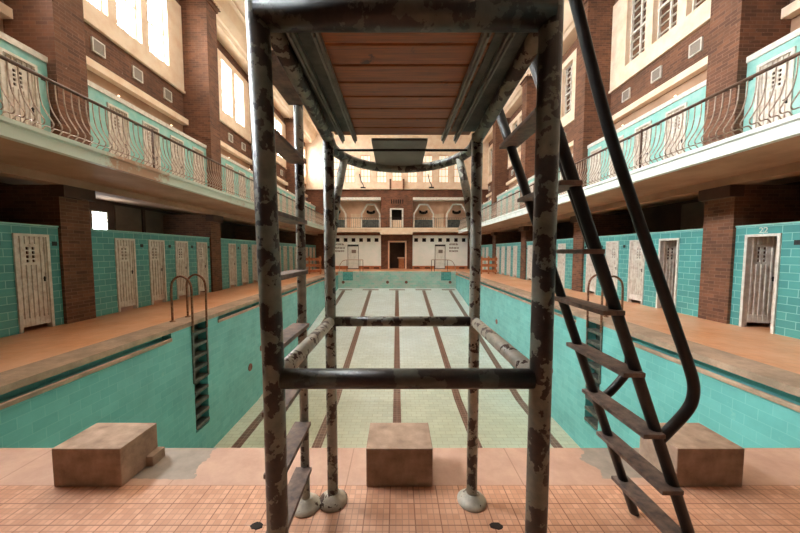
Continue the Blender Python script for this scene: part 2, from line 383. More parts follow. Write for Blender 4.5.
# ------------------------------------------------------------------ side walls, galleries
def mir(s, lst):      # mirror x-ranges given for the right side
    return boxes([(min(s * a, s * b), max(s * a, s * b), c, d, e, f) for a, b, c, d, e, f in lst])
def door_starts(i):
    y0, y1 = BAYS[i]
    if i == 5: y1 = 28.6
    out = []
    k = 0
    while True:
        d = y1 - .2 - .6 - 1.08 * k
        if d < y0 + .15: break
        if d + .6 < YW - .3 and k < 5: out.append(d)
        k += 1
    return sorted(out)
DW, DH = 0.6, 1.95
slots = {i: door_starts(i) for i in range(1, 6)}
ZS, ZD = 3.2, 3.42
for s, nm in ((-1, 'left'), (1, 'right')):
    # ground cubicle front with door holes
    for i in range(0, 6):
        y0, y1 = BAYS[i]; ds = slots.get(i, [])
        for lvl, (za, H, top) in enumerate(((0.0, DH, 2.12), (ZD, DH, ZD + 2.22))):
            bx = []; y = y0
            for d in ds:
                bx.append((XW, XW + .1, y, d, za, za + H)); y = d + DW
            bx.append((XW, XW + .1, y, y1, za, za + H)); bx.append((XW, XW + .1, y0, y1, za + H, za + top - (za if lvl else 0)))
            struct('cubicle_wall', mir(s, bx), 'turq' if lvl == 0 else 'turq_panel')
            if lvl == 0:
                struct('cubicle_wall_cap', mir(s, [(XW - .02, XW + .12, y0, y1, 2.12, 2.15)]), 'turq_panel')
            else:
                struct('cubicle_head_rail', mir(s, [(XW - .03, XW + .13, y0, y1, ZD + 2.12, ZD + 2.24)]), 'frame_white')
                struct('cubicle_threshold', mir(s, [(XW - .02, XW, y0, y1, ZD, ZD + .1)]), 'frame_white')
    for k, p in enumerate(PIL):
        struct('brick_pillar', mir(s, [(XW - .07, XB, p, p + PW, 0, 3.03)]), 'brick')
        struct('brick_pillar', mir(s, [(XPIL, XB, p, p + PW, ZD, 11.0)]), 'brick')
        struct('pillar_capital', mir(s, [(XPIL - .05, XU, p - .05, p + PW + .05, 11.0, 11.12), (XPIL - .12, XU, p - .12, p + PW + .12, 11.12, 11.26)]), 'brick')
        struct('pillar_dentils', mir(s, [(XPIL - .17, XPIL - .10, p - .1 + .13 * q, p - .04 + .13 * q, 11.14, 11.24) for q in range(7)] +
               [(XPIL - .12 + .13 * q, XPIL - .06 + .13 * q, p - .17, p - .10, 11.14, 11.24) for q in range(6)]), 'cream')
        struct('pillar_beam_head', mir(s, [(XPIL - .01, XPIL + .3, p - .02, p + PW + .02, 2.78, 3.03)]), 'dark_wall')
    # beam over the pillars and the balcony slab
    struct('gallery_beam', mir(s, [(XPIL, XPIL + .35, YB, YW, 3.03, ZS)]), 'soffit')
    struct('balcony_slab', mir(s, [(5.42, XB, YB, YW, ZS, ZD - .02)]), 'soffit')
    bm = bmesh.new(); pr = [(5.34, 3.17), (5.46, 3.17), (5.46, ZD), (5.30, ZD), (5.30, ZD - .06), (5.34, ZD - .08)]
    prism_y(bm, [(s * x, z) for x, z in pr], YB, YW - 1.0)
    struct('balcony_fascia', bm, 'fascia' if s > 0 else 'fascia_worn')
    # outer walls
    bx = [(XB, XB + .3, YB, YW, -.3, 6.2)]
    struct('wall_' + nm, mir(s, bx), 'dark_wall')
    bx = []
    for i, (y0, y1) in enumerate(BAYS):
        bx.append((XU, XB, y0, y1, 6.5, 7.59)); bx.append((XU, XB, y0, y1, 10.75, 11.2))
        if i == 0: bx.append((XU, XB, y0, y1, 7.59, 10.75))
        struct('canopy_slab', mir(s, [(7.98, XU + .1, y0, y1, 6.42, 6.62)]), 'cream')
    struct('upper_wall_' + nm, mir(s, bx), 'brick')
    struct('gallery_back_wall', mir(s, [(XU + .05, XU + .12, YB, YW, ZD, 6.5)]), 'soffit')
    struct('cubicle_roof', mir(s, [(XW + .1, XU + .05, a, b, ZD + 2.2, ZD + 2.24) for a, b in BAYS]), 'frame_white')
    # cornice and coved ceiling edge
    bm = bmesh.new(); pr = [(XU + .1, 11.2), (7.6, 11.2), (7.5, 11.32), (7.42, 11.34), (7.2, 11.6), (7.05, 11.95), (7.0, 12.0), (6.85, 12.02), (6.85, 12.1), (6.5, 12.2), (6.3, 12.45), (6.3, ZT), (XU + .1, ZT)]
    prism_y(bm, [(s * x, z) for x, z in pr], YB, YW); struct('trim_' + ('1' if s < 0 else '2'), bm, 'ceiling')
struct('wall_back', newbox(-XB, XB, YB - .3, YB, -.3, ZT), 'dark_wall')

# ceiling with unseen luminous glazing, shifted left to favour the right side
struct('ceiling', boxes([(-XU, -5.2, YB, YW, ZT, ZT + .2), (.8, XU, YB, YW, ZT, ZT + .2), (-5.2, .8, YB, 4.0, ZT, ZT + .2), (-5.2, .8, 25.0, YW, ZT, ZT + .2)]), 'ceiling')
sk = thing('skylight', None, None, (-2.2, 14.5, ZT)); sk['kind'] = 'structure'; sk.name = 'window_1'
obj('pane', newbox(-3.0, 3.0, -10.5, 10.5, .1, .12), 'sky_pane', sk)
obj('glazing_bars', boxes([(-3 + 1.0 * k - .03, -3 + 1.0 * k + .03, -10.5, 10.5, 0, .1) for k in range(7)] + [(-3.0, 3.0, -10.5 + 1.5 * k - .03, -10.5 + 1.5 * k + .03, 0.02, .09) for k in range(15)]), 'black_iron', sk)

# windows: cream surround, three lights a bay
def window_master(pane):
    r = thing('window_2', None, None); r['kind'] = 'structure'
    W, H = .86, 2.3         # local: x = depth (positive outward), y along wall, z up
    fr = [(0.10, .2, 0, .05, 0, H), (0.10, .2, W - .05, W, 0, H), (0.10, .2, 0, W, 0, .05), (0.10, .2, 0, W, H - .05, H), (.08, .2, 0, W, H * .45 - .04, H * .45 + .04),
          (.12, .17, W / 2 - .028, W / 2 + .028, 0, H)]
    for k in range(1, 9): fr.append((.12, .17, 0, W, H * k / 9 - .014, H * k / 9 + .014))
    obj('window_frame', boxes(fr), 'frame_white', r)
    obj('pane', newbox(.17, .18, .01, W - .01, .01, H - .01), pane, r)
    return r
wm = {-1: window_master('day_pane'), 1: window_master('brown_pane')}
wn = 2
WY = [1.30, 1.30 + 1.17, 1.30 + 2.34]
for s in (-1, 1):
    first = True
    for i in (5, 4, 3, 2, 1):
        y0, y1 = BAYS[i]; c = (y0 + y1) / 2 - .45
        ys = [c - 1.05 - .43, c - .43 + .0, c + 1.05 - .43] if i > 1 else [c - 1.05 - .43, c - .43, c + 1.05 - .43]
        ys = [y0 + .80, y0 + .80 + 1.15, y0 + .80 + 2.3]
        z0 = 8.16
        for y in ys:
            loc = (s * XU, y if s > 0 else y + .86, z0); rz = 0 if s > 0 else PI
            if first:
                r = wm[s]; r.location = loc; r.rotation_euler = (0, 0, rz); first = False
            else: r = dup(wm[s], loc, rz)
            r.name = 'window_%d' % wn; wn += 1
            if s < 0 and i == 1:
                for c_ in r.children:
                    if c_.name.startswith('pane'):
                        c_.data = c_.data.copy(); c_.data.materials[0] = M['boosted_pane']
        # surround with holes
        bx = [(XU - .06, XU + .25, y0, y1, 7.59, 8.16), (XU - .06, XU + .25, y0, y1, 10.46, 10.75), (XU - .06, XU + .25, y0, ys[0], 8.16, 10.46),
              (XU - .06, XU + .25, ys[0] + .86, ys[1], 8.16, 10.46), (XU - .06, XU + .25, ys[1] + .86, ys[2], 8.16, 10.46), (XU - .06, XU + .25, ys[2] + .86, y1, 8.16, 10.46),
              (XU - .10, XU - .06, y0, y1, 7.59, 7.67)]
        struct('window_surround', mir(s, bx), 'cream')
        bx = [(XU + .3, XB, y0, y1, 7.42, 7.6)]
        for q in range(3):
            y = y0 + 1.2 + 1.26 * q
            v = tag(obj('wall_vent', mir(s, [(XU - .035, XU, y, y + .3, 6.98, 7.28)]), 'vent'), '', 'vent', 'vents under the %s windows' % ('left' if s < 0 else 'right'))
            side = 'left' if s < 0 else 'right'
            v['label'] = '%s square vent under the %s windows, %s window bay' % (('nearest', 'middle', 'farthest')[q], side, BN[i])
            fr = [(XU - .05, XU, y - .03, y + .33, 6.95, 6.98), (XU - .05, XU, y - .03, y + .33, 7.28, 7.31), (XU - .05, XU, y - .03, y, 6.98, 7.28), (XU - .05, XU, y + .3, y + .33, 6.98, 7.28)]
            obj('vent_frame', mir(s, fr), 'frame_white', v)

# ------------------------------------------------------------------ cubicle doors
def door_leaf():
    H = DH - .04; W = DW - .1
    bm = bmesh.new(); n = 6; bw = W / n
    hy = (.5 * W - .075, .5 * W + .025); hz = [1.38 + .085 * k for k in range(4)]
    # boards with shallow grooves
    ys = sorted(set([0, W] + [a for y in hy for a in (y, y + .05)])); zs = sorted(set([.1, H] + [a for z in hz for a in (z, z + .055)]))
    for a in range(len(ys) - 1):
        for b in range(len(zs) - 1):
            hole = any(abs(ys[a] - y) < 1e-6 for y in hy) and any(abs(zs[b] - z) < 1e-6 for z in hz)
            if not hole: box(bm, .03, .055, ys[a], ys[a + 1], zs[b], zs[b + 1])
    for k in range(n + 1):
        y = min(max(k * bw, .008), W - .008)
        for za, zb in ((.1, 1.33), (1.75, H)) if 1 < k < 5 else ((.1, H),):
            box(bm, .004, .03, y - .012, y + .012, za, zb)
    box(bm, .010, .03, 0, W, .1, .26)
    return bm
dm = thing('door_1', None, None); dm['kind'] = 'structure'
obj('door_frame', boxes([(-.03, .08, 0, .05, 0, DH), (-.03, .08, DW - .05, DW, 0, DH), (-.03, .08, 0, DW, DH - .05, DH)]), 'frame_white', dm)
lf = obj('door_leaf', door_leaf(), 'white_paint', dm); lf.location = (0, .05, 0)
obj('door_handle', boxes([(-.006, .03, .045, .06, .98, 1.08), (-.02, -.006, .045, .09, 1.04, 1.055)]), 'black_iron', lf)
dn = 1
first = True
for s in (-1, 1):
    for lvl, z in ((0, 0.0), (1, ZD)):
        for i in range(1, 6):
            for q, d in enumerate(slots[i]):
                loc = (s * XW, d if s > 0 else d + DW, z); rz = 0 if s > 0 else PI
                if first: r = dm; r.location = loc; r.rotation_euler = (0, 0, rz); first = False
                else: r = dup(dm, loc, rz)
                r.name = 'door_%d' % dn; dn += 1
                ang = 0
                if lvl == 0 and s > 0 and i == 1 and q == len(slots[i]) - 1: ang = -78
                if lvl == 0 and s > 0 and i == 2 and q == 0: ang = -84
                if lvl == 0 and s < 0 and i == 2 and q == 1: ang = 9
                if lvl == 0 and s < 0 and i == 3 and q == 2: ang = 50
                if ang:
                    for ch in r.children:
                        if ch.name.startswith('door_leaf'):
                            if ang < 0:      # hinge at far side
                                a = math.radians(-ang); W = DW - .1
                                ch.rotation_euler = (0, 0, a)
                                ch.location = (0.02 + math.sin(a) * W, .05 + W - math.cos(a) * W, 0)
                            else:
                                a = math.radians(-ang); ch.rotation_euler = (0, 0, a)
                # number plate beside the door head
                side = 'left' if s < 0 else 'right'
                if not (lvl == 0 and s > 0 and i == 1 and q == len(slots[i]) - 1):
                    py = d - .2 if s > 0 else d + DW + .12
                    py = d + DW + .2
                    if q == len(slots[i]) - 1: py = d + DW + .07
                    x = XW - .012
                    pl = obj('number_plate', mir(s, [(x, XW, py, py + .09, z + 1.72, z + 1.81)]), 'blackish')
                    tag(pl, 'small dark plate by the %s door of the %s bay, %s %s cubicles' % (('first', 'second', 'third', 'fourth', 'last')[q], BN[i], 'lower' if lvl == 0 else 'upper', side), 'plate', 'number plates beside cubicle doors')
# painted number over the nearest right door
cu = bpy.data.curves.new('door_number', 'FONT'); cu.body = '22'; cu.size = .16; cu.extrude = .002; cu.align_x = 'CENTER'
to = bpy.data.objects.new('door_number', cu); C.objects.link(to)
dg = bpy.context.evaluated_depsgraph_get(); me = bpy.data.meshes.new_from_object(to.evaluated_get(dg)); bpy.data.objects.remove(to)
to = bpy.data.objects.new('door_number', me); C.objects.link(to); me.materials.append(M['frame_white'])
to.rotation_euler = (PI / 2, 0, -PI / 2); to.location = (XW - .004, slots[1][-1] + .3, 1.975)
tag(to, 'painted number 22 on the tiles over the nearest right doorway', 'number')
# corridor details above the cubicles
v = thing('window_90', None, None, (-XB, 9.45, 2.25)); v['kind'] = 'structure'
obj('pane', newbox(.0, .02, -.2, .25, 0, .55), 'day_pane', v)
obj('window_frame', boxes([(.0, .05, -.24, -.2, -.04, .59), (0, .05, .25, .29, -.04, .59), (0, .05, -.2, .25, -.04, 0), (0, .05, -.2, .25, .55, .59), (.02, .05, -.2, .25, .26, .29)]), 'frame_white', v)
struct('corridor_panel', newbox(-XB, -XB + .06, 10.0, 12.6, 0, 3.1), 'corridor_patch')
struct('corridor_post', newbox(-XB + .06, -XB + .12, 11.0, 11.1, 0, 3.1), 'dark_wall')
struct('corridor_panel', newbox(XB - .06, XB, 8.4, 9.9, 2.1, 3.1), 'corridor_patch')
struct('corridor_post', newbox(XB - .12, XB - .06, 8.0, 8.3, 0, 3.1), 'dark_wall')

# ------------------------------------------------------------------ balcony railings (bowed balusters with curled feet)
def baluster():
    # local x positive = outward over the pool, z from slab top
    p = smooth_path([(0, 0, .86), (.005, 0, .62), (.05, 0, .40), (.15, 0, .22), (.2, 0, .13), (.17, 0, .075), (.08, 0, .10), (.03, 0, .06), (0, 0, .03)], 3)
    return newtube(p, .0095, 5)
def railing(s, y0, y1, label):
    r = thing('balcony_railing', label, 'railing', (s * 5.46, y0, ZD), 0 if s < 0 else PI, 'balcony railings')
    L = y1 - y0 - .04; sg = 1 if s < 0 else -1
    obj('hand_rail', newtube([(0, 0, .86), (0, sg * L, .86)], .028, 10), 'handrail', r)
    obj('bottom_rail', boxes([(-.015, .015, min(0, sg * L), max(0, sg * L), .02, .045)]), 'handrail', r)
    obj('post', newtube([(0, sg * .03, 0), (0, sg * .03, .9)], .022, 8), 'handrail', r)
    n = int(L / .12)
    b0 = obj('baluster', baluster(), 'iron', r); b0.location = (0, sg * .1, 0)
    for k in range(1, n):
        b = b0.copy(); C.objects.link(b); b.parent = r; b.location = (0, sg * (.1 + k * .12), 0)
    return r
pos = ('nearest section, cut by the picture edge', 'section between first and second brick pillars', 'third section, behind the lifeguard chair', 'fourth section', 'farthest section at the end wall')
for s in (-1, 1):
    for k in range(5):
        ya = [1.7, PIL[1] + .3, PIL[2] + .3, PIL[3] + .3, PIL[4] + .3][k]; yb = [PIL[1] + .3, PIL[2] + .3, PIL[3] + .3, PIL[4] + .3, YW - 1.05][k]
        railing(s, ya, yb, 'bowed iron %s balcony railing, %s' % ('left' if s < 0 else 'right', pos[k]))

# gallery lamps under the canopies (small lamps above the upper cubicles)
lm = thing('cubicle_lamp', '', 'lamp', (0, 0, 0), 0, 'small lamps on top of the upper cubicles')
b = bmesh.new(); lathe(b, [(.05, 0), (.05, .02), (.025, .05)], n=12); obj('lamp_body', b, 'black_iron', lm)
b = bmesh.new(); lathe(b, [(.022, .05), (.03, .075), (.012, .10)], n=12); obj('bulb', b, 'lamp', lm)
first = True
for s in (-1, 1):
    for i in range(1, 6):
        for q in range(2):
            y = BAYS[i][0] + 1.1 + 1.9 * q; loc = (s * 7.42, y, ZD + 2.24)
            if first: l = lm; l.location = loc; first = False
            else: l = dup(lm, loc)
            l['label'] = '%s small bulb lamp on top of the %s upper cubicles, %s bay' % (('nearer', 'farther')[q], 'left' if s < 0 else 'right', BN[i])

# ------------------------------------------------------------------ far wall
def fx(px): return (px - 397) * YW / 305.0
def fz(py): return 1.6 + (251.5 - py) * YW / 305.0
Y0 = YW
bx = []
ZB = 3.34
# brick centre with doorway, brick band, upper centre
dl, dr, dt = fx(389.5), fx(405), fz(242.5)
struct('wall_far', boxes([(fx(381), dl, Y0, Y0 + .4, 0, ZB), (dr, fx(412.5), Y0, Y0 + .4, 0, ZB), (dl, dr, Y0, Y0 + .4, dt, ZB),
    (-XB, fx(327), Y0 + .1, Y0 + .4, 0, 6.0), (6.4, XB, Y0 + .1, Y0 + .4, 0, 6.0),
    (-XU, XU, Y0, Y0 + .4, fz(201), fz(190)),
    (fx(381), fx(391.5), Y0 - .1, Y0 + .3, 3.6, fz(190)), (fx(402), fx(412.5), Y0 - .1, Y0 + .3, 3.6, fz(190)), (fx(391.5), fx(402), Y0 - .1, Y0 + .3, fz(210), fz(190)),
    (-XU, -6.3, Y0, Y0 + .4, 3.6, fz(201)), (6.3, XU, Y0, Y0 + .4, 3.6, fz(201))]), 'brick_far')
struct('trim_3', boxes([(fx(388), dl, Y0 - .08, Y0 + .1, 0, dt + .14), (dr, fx(406.5), Y0 - .08, Y0 + .1, 0, dt + .14), (dl, dr, Y0 - .08, Y0 + .1, dt, dt + .14)]), 'peach')
struct('far_passage', boxes([(dl - .2, dr + .2, Y0 + 1.6, Y0 + 1.7, 0, 3), (dl - .3, dl, Y0 + .4, Y0 + 1.7, 0, 3), (dr, dr + .3, Y0 + .4, Y0 + 1.7, 0, 3), (dl, dr, Y0 + .4, Y0 + 1.7, 2.9, 3)]), 'dark_wall')
struct('floor_far_passage', newbox(dl, dr, Y0, Y0 + 1.7, -.1, 0), 'deck_side')
b = thing('reception_counter', 'small brown counter with a pale top inside the far doorway', 'counter', (.35, Y0 + 1.0, 0))
obj('counter_body', newbox(-.2, .34, -.25, .25, 0, .95), 'orange_wood', b); obj('counter_top', newbox(-.3, .36, -.3, .3, .95, 1.05), 'peach', b)
# white panels with square vents and a door each
def panel(xa, xb, sq, da, db, nm):
    sqz0, sqz1 = fz(242), fz(238.3); zt = fz(235.6)
    bx = [(xa, xb, Y0 - .15, Y0 + .1, sqz1, zt)]; x = xa
    for q in sq:
        a, b = fx(q) - .18, fx(q) + .18
        bx.append((x, a, Y0 - .15, Y0 + .1, sqz0, sqz1)); x = b
    bx.append((x, xb, Y0 - .15, Y0 + .1, sqz0, sqz1))
    zd = fz(246)
    bx += [(xa, da, Y0 - .15, Y0 + .1, .3, sqz0), (db, xb, Y0 - .15, Y0 + .1, .3, sqz0), (da, db, Y0 - .15, Y0 + .1, zd, sqz0)]
    struct('white_partition', boxes(bx), 'white_wall')
    struct('baseboard_' + nm, boxes([(xa, da, Y0 - .18, Y0 + .1, 0, .3), (db, xb, Y0 - .18, Y0 + .1, 0, .3)]), 'orange_wood')
    d = thing('door_9%d' % (1 if nm == 'far_left' else 2), None, None, (da, Y0 - .1, 0)); d['kind'] = 'structure'
    W = db - da
    obj('door_leaf', newbox(0.03, W - .03, 0, .04, .08, zd - .03), 'fascia', d)
    obj('door_frame', boxes([(0, .035, -.07, .05, 0, zd), (W - .035, W, -.07, .05, 0, zd), (0, W, -.09, .05, zd - .04, zd + .12)]), 'blackish', d)
    obj('door_sign', newbox(W * .35, W * .75, -.012, 0, 1.45, 1.75), 'vent', d)
    struct('partition_backing', newbox(xa, xb, Y0 + .5, Y0 + .6, 0, zt), 'dark')
    # dark floor vents
    n = 0
    for k in range(3):
        x = xa + .7 + k * (xb - xa - 1.4) / 2 if nm == 'far_left' else xb - .7 - k * (xb - xa - 1.4) / 2
        x = [xa + .45, xb - 1.3, xb - .4][k] if nm == 'far_left' else [xa + .4, xa + 1.35, xb - .5][k]
        v = obj('floor_vent', newbox(x - .24, x + .24, Y0 - .2, Y0 - .17, .06, .17), 'dark')
        tag(v, '%s dark slot vent at the foot of the %s white far panel' % (('leftmost', 'middle', 'rightmost')[k], 'left' if nm == 'far_left' else 'right'), 'vent', 'slot vents at the foot of the far wall')
panel(fx(327), fx(381), [338, 345.9, 353.7, 361.3, 368.9, 376.6], fx(348), fx(359), 'far_left')
panel(fx(412.5), fx(467), [416, 424, 432, 439.9, 447.7, 455.7, 463.3], fx(434.6), fx(445), 'far_right')
# painted notices: three short dark lines on each panel (too small to read)
def notice(cx, label):
    bm = bmesh.new(); random.seed(int(cx * 10))
    for k, py in enumerate((244.6, 248.1, 251.2)):
        x = cx - .42; z = fz(py)
        while x < cx + .36:
            wdt = random.choice((.06, .1, .08)); box(bm, x, x + wdt, Y0 - .16, Y0 - .15, z - .07, z + .07 + random.choice((0, .03)))
            x += wdt + random.choice((.03, .05, .04))
    tag(obj('wall_notice', bm, 'vent'), label, 'notice')
notice(fx(340.5), 'three short lines of dark lettering on the left white far wall panel')
notice(fx(453.5), 'three short lines of dark lettering on the right white far wall panel')
struct('far_beam', newbox(-6.4, 6.4, Y0 - .25, Y0 + .4, fz(235.6), fz(233)), 'brick_far')
# far balcony
struct('far_balcony_slab', boxes([(-6.4, 6.4, Y0 - 1.0, Y0 + .4, fz(232.7), 3.62), (-6.4, 6.4, Y0 - 1.05, Y0 - 1.0, 3.5, 3.66)]), 'cream')
struct('far_balcony_bulge', newbox(fx(381), fx(412), Y0 - 1.2, Y0 - .2, fz(235), fz(232.7)), 'cream')
r = thing('balcony_railing', 'straight black iron railing across the far end balcony', 'railing', (0, Y0 - 1.0, 3.62), 0, 'balcony railings')
obj('hand_rail', newtube([(-6.3, 0, .88), (6.3, 0, .88)], .022, 8), 'black_iron', r)
obj('bottom_rail', newtube([(-6.3, 0, .08), (6.3, 0, .08)], .014, 6), 'black_iron', r)
b0 = obj('baluster', newtube([(0, 0, 0), (0, 0, .88)], .011, 5), 'black_iron', r); b0.location = (-6.25, 0, 0)
for k in range(1, 66):
    b_ = b0.copy(); C.objects.link(b_); b_.parent = r; b_.location = (-6.25 + k * .19, 0, 0)
# recess behind the far balcony
struct('far_recess', boxes([(-6.4, fx(381), Y0 + .8, Y0 + .9, 3.6, 6.3), (fx(412.5), 6.4, Y0 + .8, Y0 + .9, 3.6, 6.3), (fx(381), fx(412.5), Y0 + .9, Y0 + 1.0, 3.6, 6.3)]), 'peach')
struct('far_canopy', boxes([(-6.3, fx(381), Y0 - .5, Y0 + .1, 6.12, 6.36), (fx(412.5), 6.3, Y0 - .5, Y0 + .1, 6.12, 6.36)]), 'frame_white')
def arch(px0, px1, label):
    a, b = fx(px0), fx(px1); y = Y0 + .05; z0, z1, z2 = 3.62, fz(214), fz(204.2); wd = .13; sl = (b - a) * .3
    r = thing('arch_frame', label, 'arch', ((a + b) / 2, y, 3.62), 0, 'angular arches on the far balcony')
    bm = bmesh.new(); h = (b - a) / 2
    out = [(-h, 0), (-h, z1 - z0), (-h + sl, z2 - z0), (h - sl, z2 - z0), (h, z1 - z0), (h, 0)]
    inn = [(-h + wd, 0), (-h + wd, z1 - z0 - .04), (-h + sl + .06, z2 - z0 - wd), (h - sl - .06, z2 - z0 - wd), (h - wd, z1 - z0 - .04), (h - wd, 0)]
    rings = []
    for yy in (0, .25):
        rings.append(([bm.verts.new((x, yy, z)) for x, z in out], [bm.verts.new((x, yy, z)) for x, z in inn]))
    for k in range(5):
        for (o_, i_) in rings: bm.faces.new((o_[k], o_[k + 1], i_[k + 1], i_[k]))
        bm.faces.new((rings[0][0][k], rings[0][0][k + 1], rings[1][0][k + 1], rings[1][0][k]))
        bm.faces.new((rings[0][1][k], rings[0][1][k + 1], rings[1][1][k + 1], rings[1][1][k]))
    for k in (0, 5): bm.faces.new((rings[0][0][k], rings[0][1][k], rings[1][1][k], rings[1][0][k]))
    obj('arch_moulding', bm, 'frame_white', r)
    obj('balustrade_sheet', boxes([(-h + wd, h - wd, .1, .16, 0, .85)] + [(-h + wd + .05 + q * .24, -h + wd + .09 + q * .24, .06, .1, 0, .85) for q in range(int((2 * h - .3) / .24))]), 'dark_panel', r)
    bm = bmesh.new()
    for k in range(7):
        th = PI * k / 6; box(bm, .3 * math.cos(th) - .09, .3 * math.cos(th) + .09, .3, .4, z1 - z0 + .12 - .22 * math.sin(th) * .6, z1 - z0 + .32 - .1 * math.sin(th))
    obj('roundel', bm, 'dark', r)
arch(325, 346.5, 'leftmost white angular arch frame on the far balcony')
arch(361, 380.5, 'white angular arch left of the far brick centre')
arch(413, 434, 'white angular arch right of the far brick centre')
arch(446, 467.5, 'rightmost white angular arch frame on the far balcony')
for n_, (a, b) in enumerate(((349.5, 360), (435, 445))):
    d = thing('door_9%d' % (3 + n_), None, None, (fx(a), Y0 + .74, 3.62)); d['kind'] = 'structure'; W = fx(b) - fx(a)
    obj('door_leaf', newbox(.05, W - .05, .0, .04, 0, 1.45), 'cream', d); obj('door_frame', boxes([(0, .05, -.03, .05, 0, 1.5), (W - .05, W, -.03, .05, 0, 1.5), (0, W, -.03, .05, 1.45, 1.5)]), 'peach', d)
# centre opening
struct('trim_4', boxes([(fx(390), fx(391.7), Y0 - .16, Y0 + .1, 3.62, fz(209)), (fx(401.8), fx(403.3), Y0 - .16, Y0 + .1, 3.62, fz(209)), (fx(391.7), fx(401.8), Y0 - .16, Y0 + .1, fz(210.2), fz(209))]), 'frame_white')
struct('centre_parapet', newbox(fx(391.7), fx(401.8), Y0 + .3, Y0 + .4, 3.62, fz(220)), 'cream')
struct('centre_backing', newbox(fx(390), fx(403), Y0 + .8, Y0 + .88, 3.6, fz(209)), 'dark')
struct('centre_brick_slots', boxes([(fx(391.2 + 2.2 * k), fx(391.2 + 2.2 * k) + .09, Y0 - .14, Y0 - .08, fz(204.5), fz(200.5)) for k in range(6)]), 'dark')
b = thing('wall_pedestal', 'cream box with brick cheeks in the middle above the far brick wall', 'pedestal', (fx(397), Y0 - .1, fz(191)))
obj('pedestal_body', newbox(-.5, .5, -.15, .4, 0, fz(182.5) - fz(191)), 'peach', b)
obj('pedestal_cheek', newbox(-.66, -.5, -.2, .4, 0, fz(181) - fz(191)), 'brick_far', b); obj('pedestal_cheek', newbox(.5, .66, -.2, .4, 0, fz(181) - fz(191)), 'brick_far', b)
# upper cream wall with windows
wins = [(338 + 15.2 * k) for k in range(9)]
xs = [(fx(p) - .46, fx(p) + .46) for p in (336, 350.5, 366, 382, 397, 412, 427, 443, 458)]
zb, zt = fz(184), fz(157)
bx = [(-XU, XU, Y0, Y0 + .3, fz(190), zb), (-XU, XU, Y0, Y0 + .3, zt, ZT)]; x = -XU
for a, b in xs: bx.append((x, a, Y0, Y0 + .3, zb, zt)); x = b
bx.append((x, XU, Y0, Y0 + .3, zb, zt))
struct('upper_wall_far', boxes(bx), 'cream')
r0 = None
for q, (a, b) in enumerate(xs):
    if r0 is None:
        r0 = thing('window_60', None, None, (a, Y0, zb)); r0['kind'] = 'structure'; W = .92; H = zt - zb
        obj('pane', newbox(0, W, .2, .22, 0, H), 'far_pane', r0)
        obj('window_frame', boxes([(0, .06, .08, .2, 0, H), (W - .06, W, .08, .2, 0, H), (0, W, .08, .2, 0, .06), (0, W, .08, .2, H - .06, H)] + [(W * k / 3 - .02, W * k / 3 + .02, .12, .2, 0, H) for k in (1, 2)] + [(0, W, .12, .2, H * k / 4 - .02, H * k / 4 + .02) for k in (1, 2, 3)]), 'peach', r0)
    else:
        r = dup(r0, (a, Y0, zb)); r.name = 'window_%d' % (60 + q)
def floodlight(px, label):
    r = thing('floodlight', label, 'lamp', (fx(px), Y0 - .12, fz(190)), 0, 'floodlights on the far ledge')
    obj('arm', newtube([(-.35, 0, 1.3), (-.2, 0, .7), (0, 0, .3), (0, 0, .02)], .035, 8), 'black_iron', r)
    obj('lamp_head', newbox(-.24, .2, -.12, .1, 0, .14), 'black_iron', r, bevel=.02)
struct('far_ledge', newbox(-XU, XU, Y0 - .3, Y0, fz(190.8), fz(190)), 'cream')
floodlight(364, 'black floodlight on a bent arm left of the far pedestal')
floodlight(431, 'black floodlight on a bent arm right of the far pedestal')

# guard rails at the far pool steps
def guard(cx, s, label):
    r = thing('guard_rail', label, 'rail', (cx, YF + .25, 0), 0, 'guard rails at the far pool steps')
    p = smooth_path([(-.95 * s, 0, 0), (-.93 * s, 0, .4), (-.7 * s, 0, .8), (-.35 * s, 0, .92), (.4 * s, 0, .93), (.96 * s, 0, .93)], 4)
    obj('top_rail', newtube(p, .025, 8), 'iron' , r)
    for x in (.72 * s, .96 * s, -.33 * s): obj('upright', newtube([(x, 0, 0), (x, 0, .93)], .022, 8), 'black_iron', r)
guard(fx(350.5) * YF / YW, 1, 'thin rounded guard rail at the far left pool steps')
guard(fx(444) * YF / YW, -1, 'thin rounded guard rail at the far right pool steps')

# inlet fittings
def fitting(loc, axis, label):
    bm = bmesh.new(); lathe(bm, [(.12, 0), (.12, .015), (.085, .03), (.085, .02), (.02, .02)], n=16)
    o = obj('inlet_fitting', bm, 'brown_metal'); o.location = loc
    o.rotation_euler = {'x': (0, PI / 2, 0), '-x': (0, -PI / 2, 0), '-y': (PI / 2, 0, 0)}[axis]
    tag(o, label, 'pool fitting', 'round inlet fittings in the pool walls')
for px, nm in ((343, 'leftmost'), (387.5, 'left of the centre lane'), (406.3, 'right of the centre lane'), (450.3, 'rightmost')):
    fitting(((px - 397) * YF / 305, YF, 1.6 - 30.8 * YF / 305), '-y', 'round brown inlet in the far pool wall, %s' % nm)
fitting((-XP, 9.55, -2.1), 'x', 'round brown inlet in the left pool wall, nearer one')
fitting((-XP, 14.2, -1.7), 'x', 'round brown inlet in the left pool wall, farther one')
fitting((XP, 9.1, -2.0), '-x', 'round brown inlet in the right pool wall, nearer one')
fitting((XP, 14.2, -1.7), '-x', 'round brown inlet in the right pool wall, farther one')

